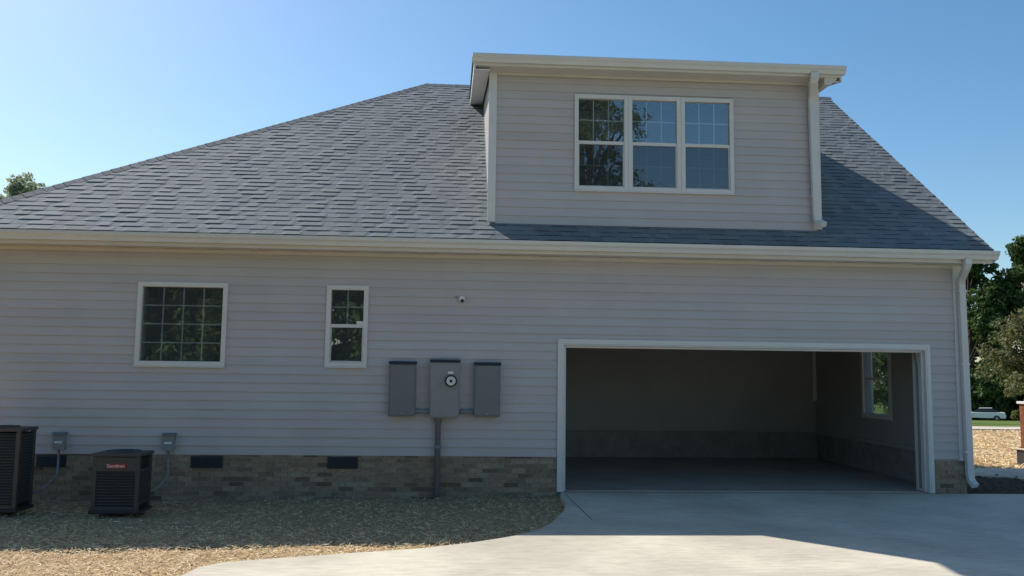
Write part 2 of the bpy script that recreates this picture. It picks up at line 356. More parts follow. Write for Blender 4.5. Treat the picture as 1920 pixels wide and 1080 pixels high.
# rooms behind the windows
rm = MB()
rm.box(XL+.2, -.3, 3.0, 3.1, .55, 2.9); rm.quad((XL+.05, .17, .55), (-.2, .17, .55), (-.2, 3.0, .55), (XL+.05, 3.0, .55)); rm.quad((XL+.05, .17, 2.95), (-.2, .17, 2.95), (-.2, 3.1, 2.95), (XL+.05, 3.1, 2.95))
rm.quad((-4.2, .17, .55), (-4.2, 3, .55), (-4.2, 3, 2.95), (-4.2, .17, 2.95)); rm.quad((-.5, .2, 3.98), (3.4, .2, 3.98), (3.4, 3, 3.98), (-.5, 3, 3.98)); rm.quad((-1.0, 3, 3.95), (3.85, 3, 3.95), (3.85, 3, 6.6), (-1.0, 3, 6.6))
rm.build('room_wall', MT['drywall'], house)
# foundation bricks
def bricks(mb, mm, axis, a0, a1, plane, sgn, z0, z1):
    rr = random.Random(11); row = 0; z = z0
    pal = [(.27, .20, .14), (.29, .225, .16), (.235, .185, .13), (.28, .235, .175), (.20, .155, .11), (.15, .11, .08), (.29, .20, .145), (.27, .20, .15)]
    while z < z1-.02:
        zt = min(z+.057, z1); x = a0 - (.102 if row % 2 else 0)
        while x < a1:
            xa, xb = max(x, a0), min(x+.194, a1)
            if xb-xa > .02:
                c = rr.choice(pal); k = rr.uniform(.85, 1.2); c = tuple(v*k for v in c); p = plane+sgn*rr.uniform(.0, .004)
                lo, hi = sorted((plane-sgn*.03, p))
                if axis == 'x': mb.box(xa, xb, lo, hi, z, zt, c)
                else: mb.box(lo, hi, xa, xb, z, zt, c)
            x += .204
        z += .067; row += 1
    lo, hi = sorted((plane-sgn*.035, plane-sgn*.008))
    if axis == 'x': mm.box(a0, a1, lo, hi, z0, z1)
    else: mm.box(lo, hi, a0, a1, z0, z1)
VENTS = [(-7.36, -6.96), (-5.26, -4.82), (-3.36, -2.93)]
fb, fm = MB(), MB()
bricks(fb, fm, 'x', XL, -.08, -.012, -1, -.2, .5)
fo = fb.build('brick_foundation', MT['brick'], house); fm.build('mortar', MT['mortar'], fo); fb, fm = MB(), MB(); bricks(fb, fm, 'x', 5.55, XR, -.012, -1, -.12, .5); bricks(fb, fm, 'y', .03, YW, XR+.005, 1, -.12, .5)
fo = fb.build('brick_foundation', MT['brick'], house); fm.build('mortar', MT['mortar'], fo)
for a, b in VENTS:
    v = MB(); v.box(a, b, -.03, -.018, .315, .485)
    for k in range(6): v.prism([(-.03, .325+.026*k), (-.044, .325+.026*k), (-.03, .345+.026*k)], 'x', a+.015, b-.015)
    v.build('foundation_vent', MT['dark'], house)
# corner boards
cb = MB(); cb.box(XR-.11, XR+.03, -.034, -.001, .48, 3.42); cb.box(XR+.002, XR+.034, -.0005, .11, .48, 3.42); cb.build('corner_board', MT['trim'], house)
# garage door frame
df = MB()
df.box(-.08, -.002, -.045, -.002, 0.005, 2.205); df.box(5.492, 5.55, -.045, -.002, 0.005, 2.205); df.box(-.002, 5.492, -.045, -.002, 2.132, 2.205)
df.box(-.002, .018, -.04, .34, .005, 2.13); df.box(5.472, 5.492, -.04, .34, .005, 2.13); df.box(.018, 5.472, -.04, .34, 2.112, 2.13)
df.box(.018, .05, .03, .06, .01, 2.11); df.box(5.44, 5.472, .03, .06, .01, 2.11); df.box(.05, 5.44, .03, .06, 2.08, 2.111)
df.build('door_frame', MT['trim'], house, bevel=.003)

# windows --------------------------------------------------------------
def window(x0, x1, z0, z1, kind, y=0., fw=.065):
    """outer frame rectangle x0..x1, z0..z1; the wall opening is a little smaller"""
    f = MB(); p = .045
    f.box(x0, x0+fw, y-p, y+.06, z0, z1); f.box(x1-fw, x1, y-p, y+.06, z0, z1)
    f.box(x0+fw, x1-fw, y-p, y+.06, z1-fw, z1); f.box(x0+fw, x1-fw, y-p, y+.06, z0, z0+fw)
    f.box(x0-.005, x1+.005, y-p-.012, y-.0, z0-.018, z0-.001)
    fo = f.build('window', MT['trim'], house, bevel=.003)
    xa, xb, za, zb = x0+fw, x1-fw, z0+fw, z1-fw; zm = (za+zb)/2
    def pane(a, b, c, d, yy, mt, nv, nh):
        g_ = MB(); g_.box(a, b, yy, yy+.006, c, d); g_.build('pane', mt, fo)
        gr = MB()
        for k in range(1, nv+1): xx = a+(b-a)*k/(nv+1); gr.box(xx-.009, xx+.009, yy+.009, yy+.016, c, d)
        for k in range(1, nh+1): zz = c+(d-c)*k/(nh+1); gr.box(a, b, yy+.0085, yy+.0165, zz-.009, zz+.009)
        if nv or nh: gr.build('grille', MT['trim'], fo)
    if kind == 'fixed': pane(xa, xb, za, zb, y+.01, MT['glass'], 3, 3)
    else:
        s = MB(); s.box(xa, xb, y-.02, y+.03, zm-.024, zm+.024)
        s.box(xa, xa+.016, y-.01, y+.03, za, zm-.025); s.box(xb-.016, xb, y-.01, y+.03, za, zm-.025); s.box(xa+.016, xb-.016, y-.01, y+.03, za, za+.018)
        s.build('sash', MT['trim'], fo)
        nv = 2 if kind == 'dormer' else 1
        pane(xa, xb, zm+.024, zb, y-.002, MT['glass'], nv, 1)
        pane(xa+.016, xb-.016, za+.018, zm-.024, y+.005, MT['screen'] if kind == 'dormer' else MT['glass'], nv if kind == 'dormer' else 0, 1 if kind == 'dormer' else 0)
        if kind == 'single':
            k_ = MB(); k_.box(xb-.10, xb, y-.008, y-.004, zm+.024, zm+.07); k_.build('sticker', MT['white'], fo)
    return fo
lit(window(-6.11, -4.85, 1.74, 2.935, 'fixed'), 'square window with sixteen grille panes')
lit(window(-3.445, -2.845, 1.76, 2.935, 'single'), 'narrow double hung window')
for a, b in ((.150, .985), (.960, 1.775), (1.75, 2.585)):
    a_, b_ = a+.025*(a > .2), b
xw = [.15, .965, 1.77, 2.585]
for k in range(3): window(xw[k]+.001*k, xw[k+1]-.001, 4.43, 5.90, 'dormer', fw=.06)
# side window of the garage seen from inside
sw = MB(); y0, y1, z0, z1 = RW
for bx in ((y0-.08, y0, z0-.08, z1+.08), (y1, y1+.08, z0-.08, z1+.08), (y0, y1, z1, z1+.08), (y0, y1, z0-.08, z0)):
    sw.box(XR-.15, XR-.131, bx[0], bx[1], bx[2], bx[3]); sw.box(XR+.0, XR+.04, bx[0], bx[1], bx[2], bx[3])
sw.box(XR-.09, XR-.05, y0, y1, (z0+z1)/2-.02, (z0+z1)/2+.02)
swo = sw.build('window', MT['trim'], house); q = MB(); q.box(XR-.08, XR-.075, y0, y1, z0, z1); q.build('pane', MT['glass'], swo)

# roof -------------------------------------------------------------------
HX0, HY0 = -2.3, 5.05            # left ridge end
CX = -9.1; RX = 6.38; YE = -.4; YR = 5.05
SL = math.hypot(1, RS)
PAL = [(.165, .175, .19), (.15, .16, .175), (.185, .195, .205), (.14, .15, .165), (.2, .205, .215), (.175, .18, .20)]
def shingles(mb, origin, U, V, Nn, smax, xlim, e=.143, seed=2, k=1.):
    """courses of laminated shingles: U along the eave, V up the slope, Nn normal; xlim(s)->(u0,u1)"""
    rr = random.Random(seed); o = Vector(origin); s = 0.
    P = lambda u, s_, n_: tuple(o+U*u+V*s_+Nn*n_)
    prev = 0
    while s < smax-.005:
        se = min(s+e, smax); u0, u1 = xlim(s); t0, t1 = xlim(se)
        if u1-u0 < .02: break
        bp = [u0]; u = u0+rr.uniform(.05, .3); raised = rr.random() < .5; fl = []
        while u < u1: bp.append(u); fl.append(raised); raised = not raised; u += rr.uniform(.14, .42) if raised else rr.uniform(.07, .26)
        bp.append(u1); fl.append(raised)
        ct = rr.uniform(.96, 1.04)
        row = []                                    # (u, height, colour) control points with soft shoulders between tabs
        for q in range(len(bp)-1):
            a, b = bp[q], bp[q+1]; mid = (a+b)/2; rd = min(.03, (b-a)*.3)
            m_ = .5+.5*math.sin(2*math.pi*(mid+.5*abs((s*.9) % 2-1)+.12*math.sin(s*3))/1.25)
            h = (.0082+.0045*m_*rr.uniform(.7, 1.15)) if fl[q] else .0035+.001*rr.random()
            c = rr.choice(PAL); c = tuple((v*.75+.25*w_)*ct*k*1.1*q_ for v, w_, q_ in zip(c, (.165, .176, .19), (1.0, 1.02, .97)))
            row += [(a+rd, h, c), (b-rd, h, c)]
        row[0] = (u0, row[0][1], row[0][2]); row[-1] = (u1, row[-1][1], row[-1][2])
        L = u1-u0
        for q in range(len(row)-1):
            (a, ha, c), (b, hb, _) = row[q], row[q+1]
            if b-a < 1e-5: continue
            if q == 0: at = t0
            else: at = min(max(a, t0), t1)
            bt = t1 if q == len(row)-2 else min(max(b, t0), t1)
            mb.quad(P(a, s, ha), P(b, s, hb), P(bt, se, .0015), P(at, se, .0015), c)
            mb.quad(P(a, s, -.004), P(b, s, -.004), P(b, s, hb), P(a, s, ha), tuple(v*.25 for v in c))  # lower edges coloured much darker, shade painted in to strengthen the shadow lines
        s = se
rf = MB()
smax = (YR-YE)*SL
V = Vector((0, 1, RS)).normalized(); N_ = Vector((0, -RS, 1)).normalized()
hip = lambda s: CX + (HX0-CX)*s/smax
shingles(rf, (0, YE, roof_z(YE)), Vector((1, 0, 0)), V, N_, smax, lambda s: (hip(s), RX))
# left hip slope
zr = roof_z(YR); ze = roof_z(YE)
A = Vector((CX, YE, ze)); Bp = Vector((CX, 10.5, ze)); R0 = Vector((HX0, HY0, zr))
Vl = Vector((HX0-CX, 0, zr-ze)); sl = Vl.length; Vl.normalize(); Nl = Vector((-(zr-ze), 0, HX0-CX)).normalized()
shingles(rf, A, Vector((0, 1, 0)), Vl, Nl, sl, lambda s: ((HY0-YE)*s/sl, (10.5-YE)+(HY0-10.5)*s/sl), e=.29, seed=4)
YB = 7.86; zb = zr-RS*(YB-YR)
rf.quad((HX0, YR, zr), (RX, YR, zr), (RX, YB, zb), (HX0, YB, zb), PAL[0]); rf.quad((HX0, YB, zb), (HX0, YR, zr), (CX, 10.5, ze), (CX, 10.5, ze-.001), PAL[0]); rf.poly([(HX0, YB, zb), (HX0, YR, zr), (CX, 10.5, ze)], PAL[0])
# underside deck and right rake edge
rf.poly([(CX, YE, ze-.05), (RX, YE, ze-.05), (RX, YR, zr-.05), (HX0, YR, zr-.05)], (.1, .1, .1)); rf.quad((HX0, YR, zr-.05), (RX, YR, zr-.05), (RX, YB, zb-.05), (HX0, YB, zb-.05), (.1, .1, .1))
rf.quad((RX, YE, ze-.05), (RX, YE, ze), (RX, YR, zr), (RX, YR, zr-.05), (.05, .05, .05)); rf.quad((RX, YB, zb-.05), (RX, YB, zb), (RX, YR, zr), (RX, YR, zr-.05), (.05, .05, .05))
# hip and ridge caps: overlapping bent pieces
def caps(mb, a, b, n1, n2, seed=1, step=.15):
    a, b = Vector(a), Vector(b); d_ = (b-a); L = d_.length; d_.normalize(); rr = random.Random(seed)
    up = (n1+n2).normalized(); w1 = d_.cross(n1).normalized(); w2 = n2.cross(d_).normalized()
    if w1.z > 0: w1 = -w1
    if w2.z > 0: w2 = -w2
    s = 0
    while s < L:
        e_ = min(s+step*1.15, L+.05); c = tuple(v*.9 for v in rr.choice(PAL)); h0, h1 = .020+rr.uniform(-.002, .002), .014
        p0, p1 = a+d_*s, a+d_*e_
        for wv in (w1, w2):
            mb.quad(p0+up*h0, p1+up*h1, p1+wv*.14+up*(h1-.01), p0+wv*.14+up*(h0-.01), c)
            mb.quad(p0+up*h0, p0+wv*.14+up*(h0-.01), p0+wv*.14, p0, tuple(v*.5 for v in c))
        s += step
cp = MB(); caps(cp, A, R0, N_, Nl, 1); caps(cp, R0, (RX, YR, zr), N_, Vector((0, RS, 1)).normalized(), 2)
roof = rf.build('roof', MT['shingle'], house); cp.build('ridge_cap', MT['shingle'], roof)
# rake board on the right gable
rk = MB(); rk.prism([(YE+.02, ze-.17), (YE+.02, ze-.02), (YR, zr-.02), (YR, zr-.19)], 'x', RX-.035, RX-.012); rk.prism([(YE+.02, ze-.19), (YR, zr-.21), (YR, zr-.19), (YE+.02, ze-.17)], 'x', XR+.03, RX-.012); rk.build('rake_board', MT['trim'], house)
# gutter (K style) with fascia
def gutter_prof(y, zt, h=.125, w=.12):
    return [(y, zt-h), (y-w*.55, zt-h), (y-w*.72, zt-h*.62), (y-w*.95, zt-h*.38), (y-w, zt-h*.12), (y-w, zt), (y-w*.9, zt), (y-w*.88, zt-h*.14), (y-w*.8, zt-h*.4), (y-w*.5, zt-h*.85), (y-.008, zt-h*.9), (y-.008, zt), (y, zt)]
gt = MB(); gt.prism(gutter_prof(-.40, 3.575), 'x', CX, RX+.02); go = gt.build('gutter', MT['gutter'], house)
for xx in (-4.9, -.02, 4.1):
    jt = MB(); jt.prism(gutter_prof(-.398, 3.577, .13, .125), 'x', xx, xx+.035); jt.build('gutter_seam', MT['gutter'], go)
fs = MB(); fs.box(CX+.02, RX-.04, -.398, -.375, 3.40, 3.59)
# soffit panels, ribbed
xx = CX+.03
while xx < XR:
    x2 = min(xx+.3, XR+.0); fs.box(xx, x2-.006, -.375, -.026, 3.414+.003*(int(xx*10) % 2), 3.43); xx += .3
fs.box(XL, XR-.12, -.052, -.026, 3.36, 3.413)
fs.build('soffit', MT['soffit'], house)
er = MB()  # boxed eave return at the right corner
er.prism([(XR+.0, 3.40), (RX-.05, 3.45), (RX-.05, 3.59), (XR+.0, 3.62)], 'y', -.374, .30); er.box(XR+.03, RX-.16, .12, .36, 3.24, 3.34); er.build('eave_return', MT['trim'], house)
# downspouts
ds = MB(); ds.rectsweep([(5.93, -.46, 3.46), (5.93, -.46, 3.39), (5.94, -.40, 3.33), (6.02, -.14, 3.2), (6.045, -.085, 3.12), (6.065, -.085, .27), (6.075, -.10, .19), (6.09, -.17, .13)], .10, .075)
for z_ in (.6, 1.9, 3.0): ds.box(5.985, 6.11, -.128, -.034, z_, z_+.03)
ds.build('downspout', MT['gutter'], house)

# dormer -------------------------------------------------------------------
DX0, DX1 = -1.11, 3.90; DZ0, DZ1 = 3.93, 6.23; DM = .20
dz_ = lambda y: 6.305 + DM*(y+.36)
dw = MB(); siding_front(dw, DX0+.085, DX1-.03, DZ0-.03, DZ1-.05, DH, seed=9)
for x, sg in ((DX0, -1), (DX1, 1)):
    side_course(dw, x, sg, lambda z: max(.0, (z-6.33)/DM) if z > 6.33 else .0, lambda z: (z-3.9)/RS, DZ0, 7.1, seed=12)
dwo = dw.build('dormer_wall', MT['siding'], house)
dl = MB(); slab_wall(dl, DX0+.01, DX1-.01, DZ0-.1, 6.3, DH, .0, .12)
for x in (DX0+.01, DX1-.01): dl.poly([(x, .0, 3.85), (x, 4.3, 7.15), (x, .0, 6.35)])
dl.build('dormer_lining', MT['drywall'], house)
dc = MB(); dc.box(DX0-.03, DX0+.085, -.036, -.003, DZ0-.01, DZ1); dc.box(DX0-.032, DX0-.008, -.002, .03, DZ0+.03, DZ1); dc.build('corner_board', MT['trim'], house); dc = MB(); dc.box(DX1-.09, DX1+.03, -.036, -.003, DZ0-.01, DZ1); dc.build('corner_board', MT['trim'], house)
dr = MB(); RXL, RXR = -1.38, 4.16
def dprof(t0, t1, ya=-.33, yb=4.6): return [(ya, dz_(ya)-t1), (ya, dz_(ya)-t0), (yb, dz_(yb)-t0), (yb, dz_(yb)-t1)]
dr.prism(dprof(0, .035, -.36, 4.75), 'x', RXL-.025, RXR+.02, (.1, .105, .115)); dr.build('dormer_roof', MT['shingle'], house)
fr_ = MB()
for x0, x1 in ((RXL, RXL+.025), (RXR-.025, RXR)): fr_.prism(dprof(.036, .19), 'x', x0, x1)
fr_.prism([(-.33, 6.19), (-.33, 6.27), (-.305, 6.27), (-.305, 6.19)], 'x', RXL+.026, RXR-.026)
fr_.prism([(-.29, dz_(-.29)-.19), (-.29, dz_(-.29)-.17), (4.5, dz_(4.5)-.17), (4.5, dz_(4.5)-.19)], 'x', RXL+.026, DX0-.035)
fr_.prism([(-.29, dz_(-.29)-.19), (-.29, dz_(-.29)-.17), (4.5, dz_(4.5)-.17), (4.5, dz_(4.5)-.19)], 'x', DX1+.035, RXR-.026)
fr_.build('dormer_fascia', MT['trim'], house)
sf = MB(); sf.box(RXL+.03, RXR-.1, -.304, -.027, 6.19, 6.205); sf.box(DX0+.09, DX1-.1, -.05, -.027, 6.155, 6.189)
sf.prism([(DX1+.0, 6.08), (DX1+.08, 6.08), (DX1+.20, 6.17), (DX1+.20, 6.24), (DX1, 6.24)], 'y', -.302, .05)
sf.build('dormer_soffit', MT['soffit'], house)
dg = MB(); dg.prism(gutter_prof(-.331, 6.335, .115, .11), 'x', RXL-.02, RXR+.03); dg.build('dormer_gutter', MT['gutter'], house)
dd = MB(); dd.rectsweep([(3.71, -.39, 6.23), (3.71, -.39, 6.17), (3.715, -.34, 6.11), (3.79, -.14, 5.98), (3.80, -.085, 5.9), (3.83, -.085, 4.12), (3.84, -.10, 4.02), (3.89, -.19, 3.965)], .12, .08)
for z_ in (4.4, 5.6): dd.box(3.75, 3.875, -.126, -.036, z_, z_+.03)
dd.build('downspout', MT['gutter'], house)
# step flashing along the sunlit dormer side
sfl = MB(); yy = .05
while yy < 4.1:
    z_ = 3.9+RS*yy; sfl.box(DX0-.014, DX0-.011, yy, yy+.13, z_-.02, z_+.08+.05*rng.random()); yy += .16
sfl.build('step_flashing', MT['trim'], dwo)

# ------------------------------------------------------------------ wall equipment
def cyl(mb, c, r, y0, y1, seg=24, axis='y'):
    pr = [(c[0]+r*math.cos(2*math.pi*k/seg), c[1]+r*math.sin(2*math.pi*k/seg)) for k in range(seg)]; mb.prism(pr, axis, y0, y1)
G = 'grey electrical boxes on the siding'
def panel(x0, x1, z0, z1, label, side):
    t = empty('breaker_panel', ((x0+x1)/2, -.03, z0), label, 'electrical box', G)
    b = MB(); b.box(x0, x1, -.15, -.027, z0, z1-.03); b.build('cabinet', MT['metal'], t, bevel=.006)
    c = MB(); c.box(x0+.018, x1-.018, -.162, -.151, z0+.02, z1-.05); c.build('door', MT['metal'], t, bevel=.004)
    h = MB(); h.prism([(-.17, z1-.045), (-.15, z1-.01), (-.027, z1), (-.027, z1-.029), (-.15, z1-.029)], 'x', x0-.008, x1+.008); h.build('rain_hood', MT['dark'], t)
    la = MB(); la.box((x0+x1)/2-.02, (x0+x1)/2+.02, -.172, -.163, z0+.03, z0+.055); la.build('latch', MT['metal2'], t)
    n_ = MB(); a, b_ = (x1, x1+.20) if side > 0 else (x0-.20, x0); n_.tube([(a, -.085, z0+.07), (b_, -.085, z0+.07)], .026, 10); n_.tube([(a+.02, -.085, z0+.07), (a+.06, -.085, z0+.07)], .036, 8); n_.tube([(b_-.06, -.085, z0+.07), (b_-.02, -.085, z0+.07)], .036, 8); n_.build('conduit', MT['conduit'], t, smooth=False)
panel(-2.51, -2.13, 1.067, 1.85, 'dark grey breaker panel left of the round meter, nearer the narrow window', 1)
panel(-1.295, -.92, 1.07, 1.85, 'dark grey breaker panel right of the round meter, nearer the garage opening', -1)
t = empty('electric_meter', (-1.715, -.03, 1.05), 'lighter grey electric meter cabinet with round glass dial and pipe to the ground', 'electric meter')
x0, x1, z0, z1 = -1.925, -1.505, 1.05, 1.88
b = MB(); b.box(x0, x1, -.17, -.027, z0, z1-.03); b.build('cabinet', MT['metal2'], t, bevel=.006)
b = MB(); b.box(x0+.015, x1-.015, -.181, -.171, z0+.02, z1-.42); b.build('cover', MT['metal2'], t, bevel=.004)
b = MB(); b.prism([(-.185, z1-.045), (-.17, z1-.01), (-.027, z1), (-.027, z1-.029), (-.17, z1-.029)], 'x', x0-.008, x1+.008); b.build('rain_hood', MT['dark'], t)
mx_, mz_ = -1.628, 1.575
b = MB(); cyl(b, (mx_, mz_), .088, -.205, -.17); ring = b.build('meter_ring', MT['dark'], t)
b = MB(); cyl(b, (mx_, mz_), .066, -.25, -.206); b.build('meter_dial', mat('meter_face', (.62, .62, .6), .2, .6), ring, bevel=.01)
b = MB(); b.box(mx_-.018, mx_+.018, -.256, -.2505, mz_-.02, mz_+.02); b.build('register', MT['black'], ring)
b = MB(); b.box(mx_-.045, mx_+.03, -.178, -.171, mz_+.10, mz_+.135); b.build('sticker', MT['white'], t)
b = MB(); b.tube([(-1.80, -.085, z0+.01), (-1.80, -.085, -.1)], .042, 12); b.tube([(-1.80, -.085, z0-.0), (-1.80, -.085, z0-.07)], .056, 12); b.tube([(-1.80, -.085, .62), (-1.80, -.085, .66)], .052, 12); b.build('conduit', MT['conduit'], t, smooth=True)
t = empty('wall_fixture', (-1.49, -.02, 2.76), 'tiny white round fixture with dark eye on the siding above the meter', 'wall fixture')
b = MB(); cyl(b, (-1.495, 2.765), .045, -.05, -.02, 20); b.build('base', MT['white'], t, bevel=.006)
b = MB(); cyl(b, (-1.487, 2.735), .024, -.085, -.051, 16); b.build('eye', MT['black'], t)
b = MB(); b.tube([(-1.52, -.04, 2.78), (-1.58, -.035, 2.80), (-1.60, -.03, 2.79)], .006, 6); b.build('cable', MT['metal2'], t)
def disconnect(x, z, label):
    t = empty('disconnect_box', (x, -.03, z-.12), label, 'electrical box', 'small grey disconnect boxes above the condensers')
    b = MB(); b.box(x-.08, x+.08, -.10, -.027, z-.12, z+.10); b.build('box', MT['metal2'], t, bevel=.004)
    b = MB(); b.prism([(-.115, z+.085), (-.10, z+.115), (-.027, z+.12), (-.027, z+.10)], 'x', x-.09, x+.09); b.build('lid', MT['metal'], t)
    b = MB(); b.box(x-.05, x+.05, -.112, -.101, z-.03, z+.0); b.build('handle', MT['white'], t, bevel=.002)
    b = MB(); b.tube([(x, -.07, z-.12), (x+.01, -.08, z-.3), (x+.06, -.2, z-.45), (x+.02, -.45, .10), (x-.05, -.75, .05)], .016, 8); b.build('conduit', MT['conduit'], t, smooth=True)
disconnect(-7.05, .68, 'small grey disconnect box on siding between the two condensers')
disconnect(-5.56, .68, 'small grey disconnect box on siding right above the badged condenser')

# condensers -------------------------------------------------------------
def condenser(x0, x1, y0, y1, z0, z1, label, badge):
    t = empty('air_conditioner', ((x0+x1)/2, (y0+y1)/2, z0-.06), label, 'air conditioner', 'condenser units beside the brick foundation')
    p = MB(); p.box(x0-.02, x1+.02, y0-.02, y1+.02, z0-.04, z0); p.build('pad', MT['dark'], t, bevel=.01)
    c = MB(); c.box(x0+.03, x1-.03, y0+.03, y1-.03, z0, z1-.08); c.build('coil', MT['black'], t)
    f = MB()
    for a, b in ((x0, y0), (x1-.05, y0), (x0, y1-.05), (x1-.05, y1-.05)):
        f = MB(); f.box(a, a+.05, b, b+.05, z0, z1-.06); f.build('post', MT['ac'], t, bevel=.004)
    f = MB(); f.box(x0+.05, x1-.05, y0, y0+.028, z0, z0+.05); f.build('bottom_rail', MT['ac'], t, bevel=.004)
    lv = MB(); z = z0+.07; top = z1-.24 if badge else z1-.12
    while z < top:
        lv.prism([(y0+.002, z), (y0+.026, z+.022), (y0+.026, z+.026), (y0+.002, z+.004)], 'x', x0+.05, x1-.05)
        lv.prism([(x1-.002, z), (x1-.026, z+.022), (x1-.026, z+.026), (x1-.002, z+.004)], 'y', y0+.05, y1-.05)
        lv.prism([(x0+.002, z), (x0+.026, z+.022), (x0+.026, z+.026), (x0+.002, z+.004)], 'y', y0+.05, y1-.05); z += .036
    if badge: lv.box(x0+.05, x1-.05, y0+.004, y0+.026, z1-.24, z1-.07)
    lv.build('louver', MT['ac'], t)
    td = MB(); td.box(x0-.015, x1+.015, y0-.015, y1+.015, z1-.06, z1-.02); cx_, cy_ = (x0+x1)/2, (y0+y1)/2
    for r in (.05, .09, .13, .17, .20):
        n_ = 26; td.tube([(cx_+r*math.cos(2*math.pi*k/n_), cy_+r*math.sin(2*math.pi*k/n_), z1-.005) for k in range(n_+1)], .005, 4)
    td.build('top_cover', MT['ac'], t, bevel=.006)
    if badge:
        bb = MB(); bb.box(cx_-.11, cx_+.12, y0-.004, y0+.003, z1-.205, z1-.145); bo = bb.build('badge', MT['red'], t)
        try:
            cu = bpy.data.curves.new('lettering', 'FONT'); cu.body = 'Goodman'; cu.size = .058; cu.extrude = .001; cu.align_x = 'CENTER'; cu.align_y = 'CENTER'; cu.space_character = .92
            to = bpy.data.objects.new('lettering_tmp', cu); S.collection.objects.link(to)
            dg_ = bpy.context.evaluated_depsgraph_get(); me = bpy.data.meshes.new_from_object(to.evaluated_get(dg_)); bpy.data.objects.remove(to)
            me.transform(Matrix.Translation(Vector((cx_-.005, y0-.006, z1-.175))-t.location) @ Matrix.Rotation(math.pi/2, 4, 'X'))
            me.materials.clear(); me.materials.append(MT['white']); lo = bpy.data.objects.new('lettering', me); S.collection.objects.link(lo); lo.parent = bo
        except Exception as ex: print('text', ex)
    else:
        ls = MB(); ls.tube([(x1-.42, y0-.03, z0+.02), (x1-.40, y0-.03, z1-.1)], .012, 6); ls.build('refrigerant_line', MT['metal2'], t)
condenser(-6.03, -5.46, -1.42, -.98, -.055, .665, 'shorter dark condenser unit with red badge and white lettering by the foundation', True)
condenser(-7.68, -7.03, -1.2, -.78, -.075, .945, 'taller dark condenser unit cut off by the left picture edge', False)

# brick post at the far right ------------------------------------------------
t = empty('brick_post', (11.9, 6.66, 0), 'reddish brown post beyond the dark planter at the right picture edge', 'post')
b = MB(); mm = MB(); px_ = 11.69
b.box(px_, px_+.5, 6.5, 7.0, -.05, 1.12); b.build('shaft', mat('post_brick', (.20, .075, .045), .9, .1, noise=(16, .4), bump=(30, .01)), t, bevel=.01)
b = MB(); b.box(px_-.04, px_+.54, 6.46, 7.04, 1.121, 1.18); b.build('cap', MT['trim'], t, bevel=.01)
b = MB(); b.box(9.95, 11.0, 3.9, 4.6, -.1, .27); o_ = b.build('planter', MT['dark'], None, bevel=.02)
tag(o_, 'low dark planter box on the straw beside the walkway', 'planter')
b = MB(); b.box(9.91, 11.04, 3.86, 4.64, .27, .30); q = b.build('rim', MT['concrete'], None, bevel=.005); q.parent = o_
b = MB(); b.box(9.98, 10.97, 3.93, 4.57, .301, .31); q = b.build('soil', MT['bark'], None); q.parent = o_

# ------------------------------------------------------------------ straw
def strands(name, pts, lmin, lmax, wd, z, bright=1., seed=1):
    r = np.random.default_rng(seed); N = len(pts); L = r.uniform(lmin, lmax, N); a = r.uniform(0, math.pi*2, N); tl = r.normal(0, .22, N)
    dx, dy, dz = np.cos(a)*np.cos(tl), np.sin(a)*np.cos(tl), np.abs(np.sin(tl)); px, py = -np.sin(a), np.cos(a); w_ = wd*r.uniform(.6, 1.4, N)
    V = np.zeros((N, 4, 3)); base = np.stack([pts[:, 0], pts[:, 1], z+r.uniform(0, .03, N)], -1); D = np.stack([dx, dy, dz], -1)*L[:, None]; Pn = np.stack([px, py, r.normal(0, .4, N)], -1)*w_[:, None]
    V[:, 0] = base-Pn; V[:, 1] = base+Pn; V[:, 2] = base+D+Pn*.7; V[:, 3] = base+D-Pn*.7
    base_c = np.array([[.86, .63, .35], [.92, .73, .45], [.72, .50, .27], [.95, .82, .60], [.36, .23, .12]])
    c = base_c[r.choice(5, N, p=[.33, .27, .2, .12, .08])]*r.uniform(.8, 1.15, (N, 1))*bright
    return np_mesh(name, V.reshape(-1, 3), 4, MT['straw'], tint=c)
def in_poly(P, poly):
    x, y = P[:, 0], P[:, 1]; ins = np.zeros(len(P), bool); n_ = len(poly)
    for i in range(n_):
        (xa, ya), (xb, yb) = poly[i], poly[(i+1) % n_]
        c_ = ((ya > y) != (yb > y)); 
        with np.errstate(divide='ignore', invalid='ignore'): xi = (xb-xa)*(y-ya)/(yb-ya)+xa
        ins ^= c_ & (x < xi)
    return ins
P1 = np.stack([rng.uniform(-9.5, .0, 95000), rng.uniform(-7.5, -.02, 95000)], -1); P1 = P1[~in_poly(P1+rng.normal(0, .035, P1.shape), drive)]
keep = (np.sin(P1[:, 0]*3.1+P1[:, 1]*2.3)+np.sin(P1[:, 0]*7.7-P1[:, 1]*5.1)+rng.normal(0, .8, len(P1))) > -1.7; P1 = P1[keep & ((P1[:, 1] < -2.7+rng.normal(0, .35, len(P1))) | (rng.random(len(P1)) < .38))]  # strands thinned towards the house so the shaded ground comes out darker
P2 = np.stack([rng.uniform(6.3, 26, 70000), 2.6+13*rng.random(70000)**1.3], -1); P2 = P2[~in_poly(P2, wp)]
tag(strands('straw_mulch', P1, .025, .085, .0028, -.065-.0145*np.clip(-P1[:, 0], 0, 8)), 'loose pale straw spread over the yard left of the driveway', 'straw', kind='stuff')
tag(strands('straw_mulch', P2, .08, .2, .008, -.06, seed=5), 'golden straw covering the far yard right of the house', 'straw', kind='stuff')
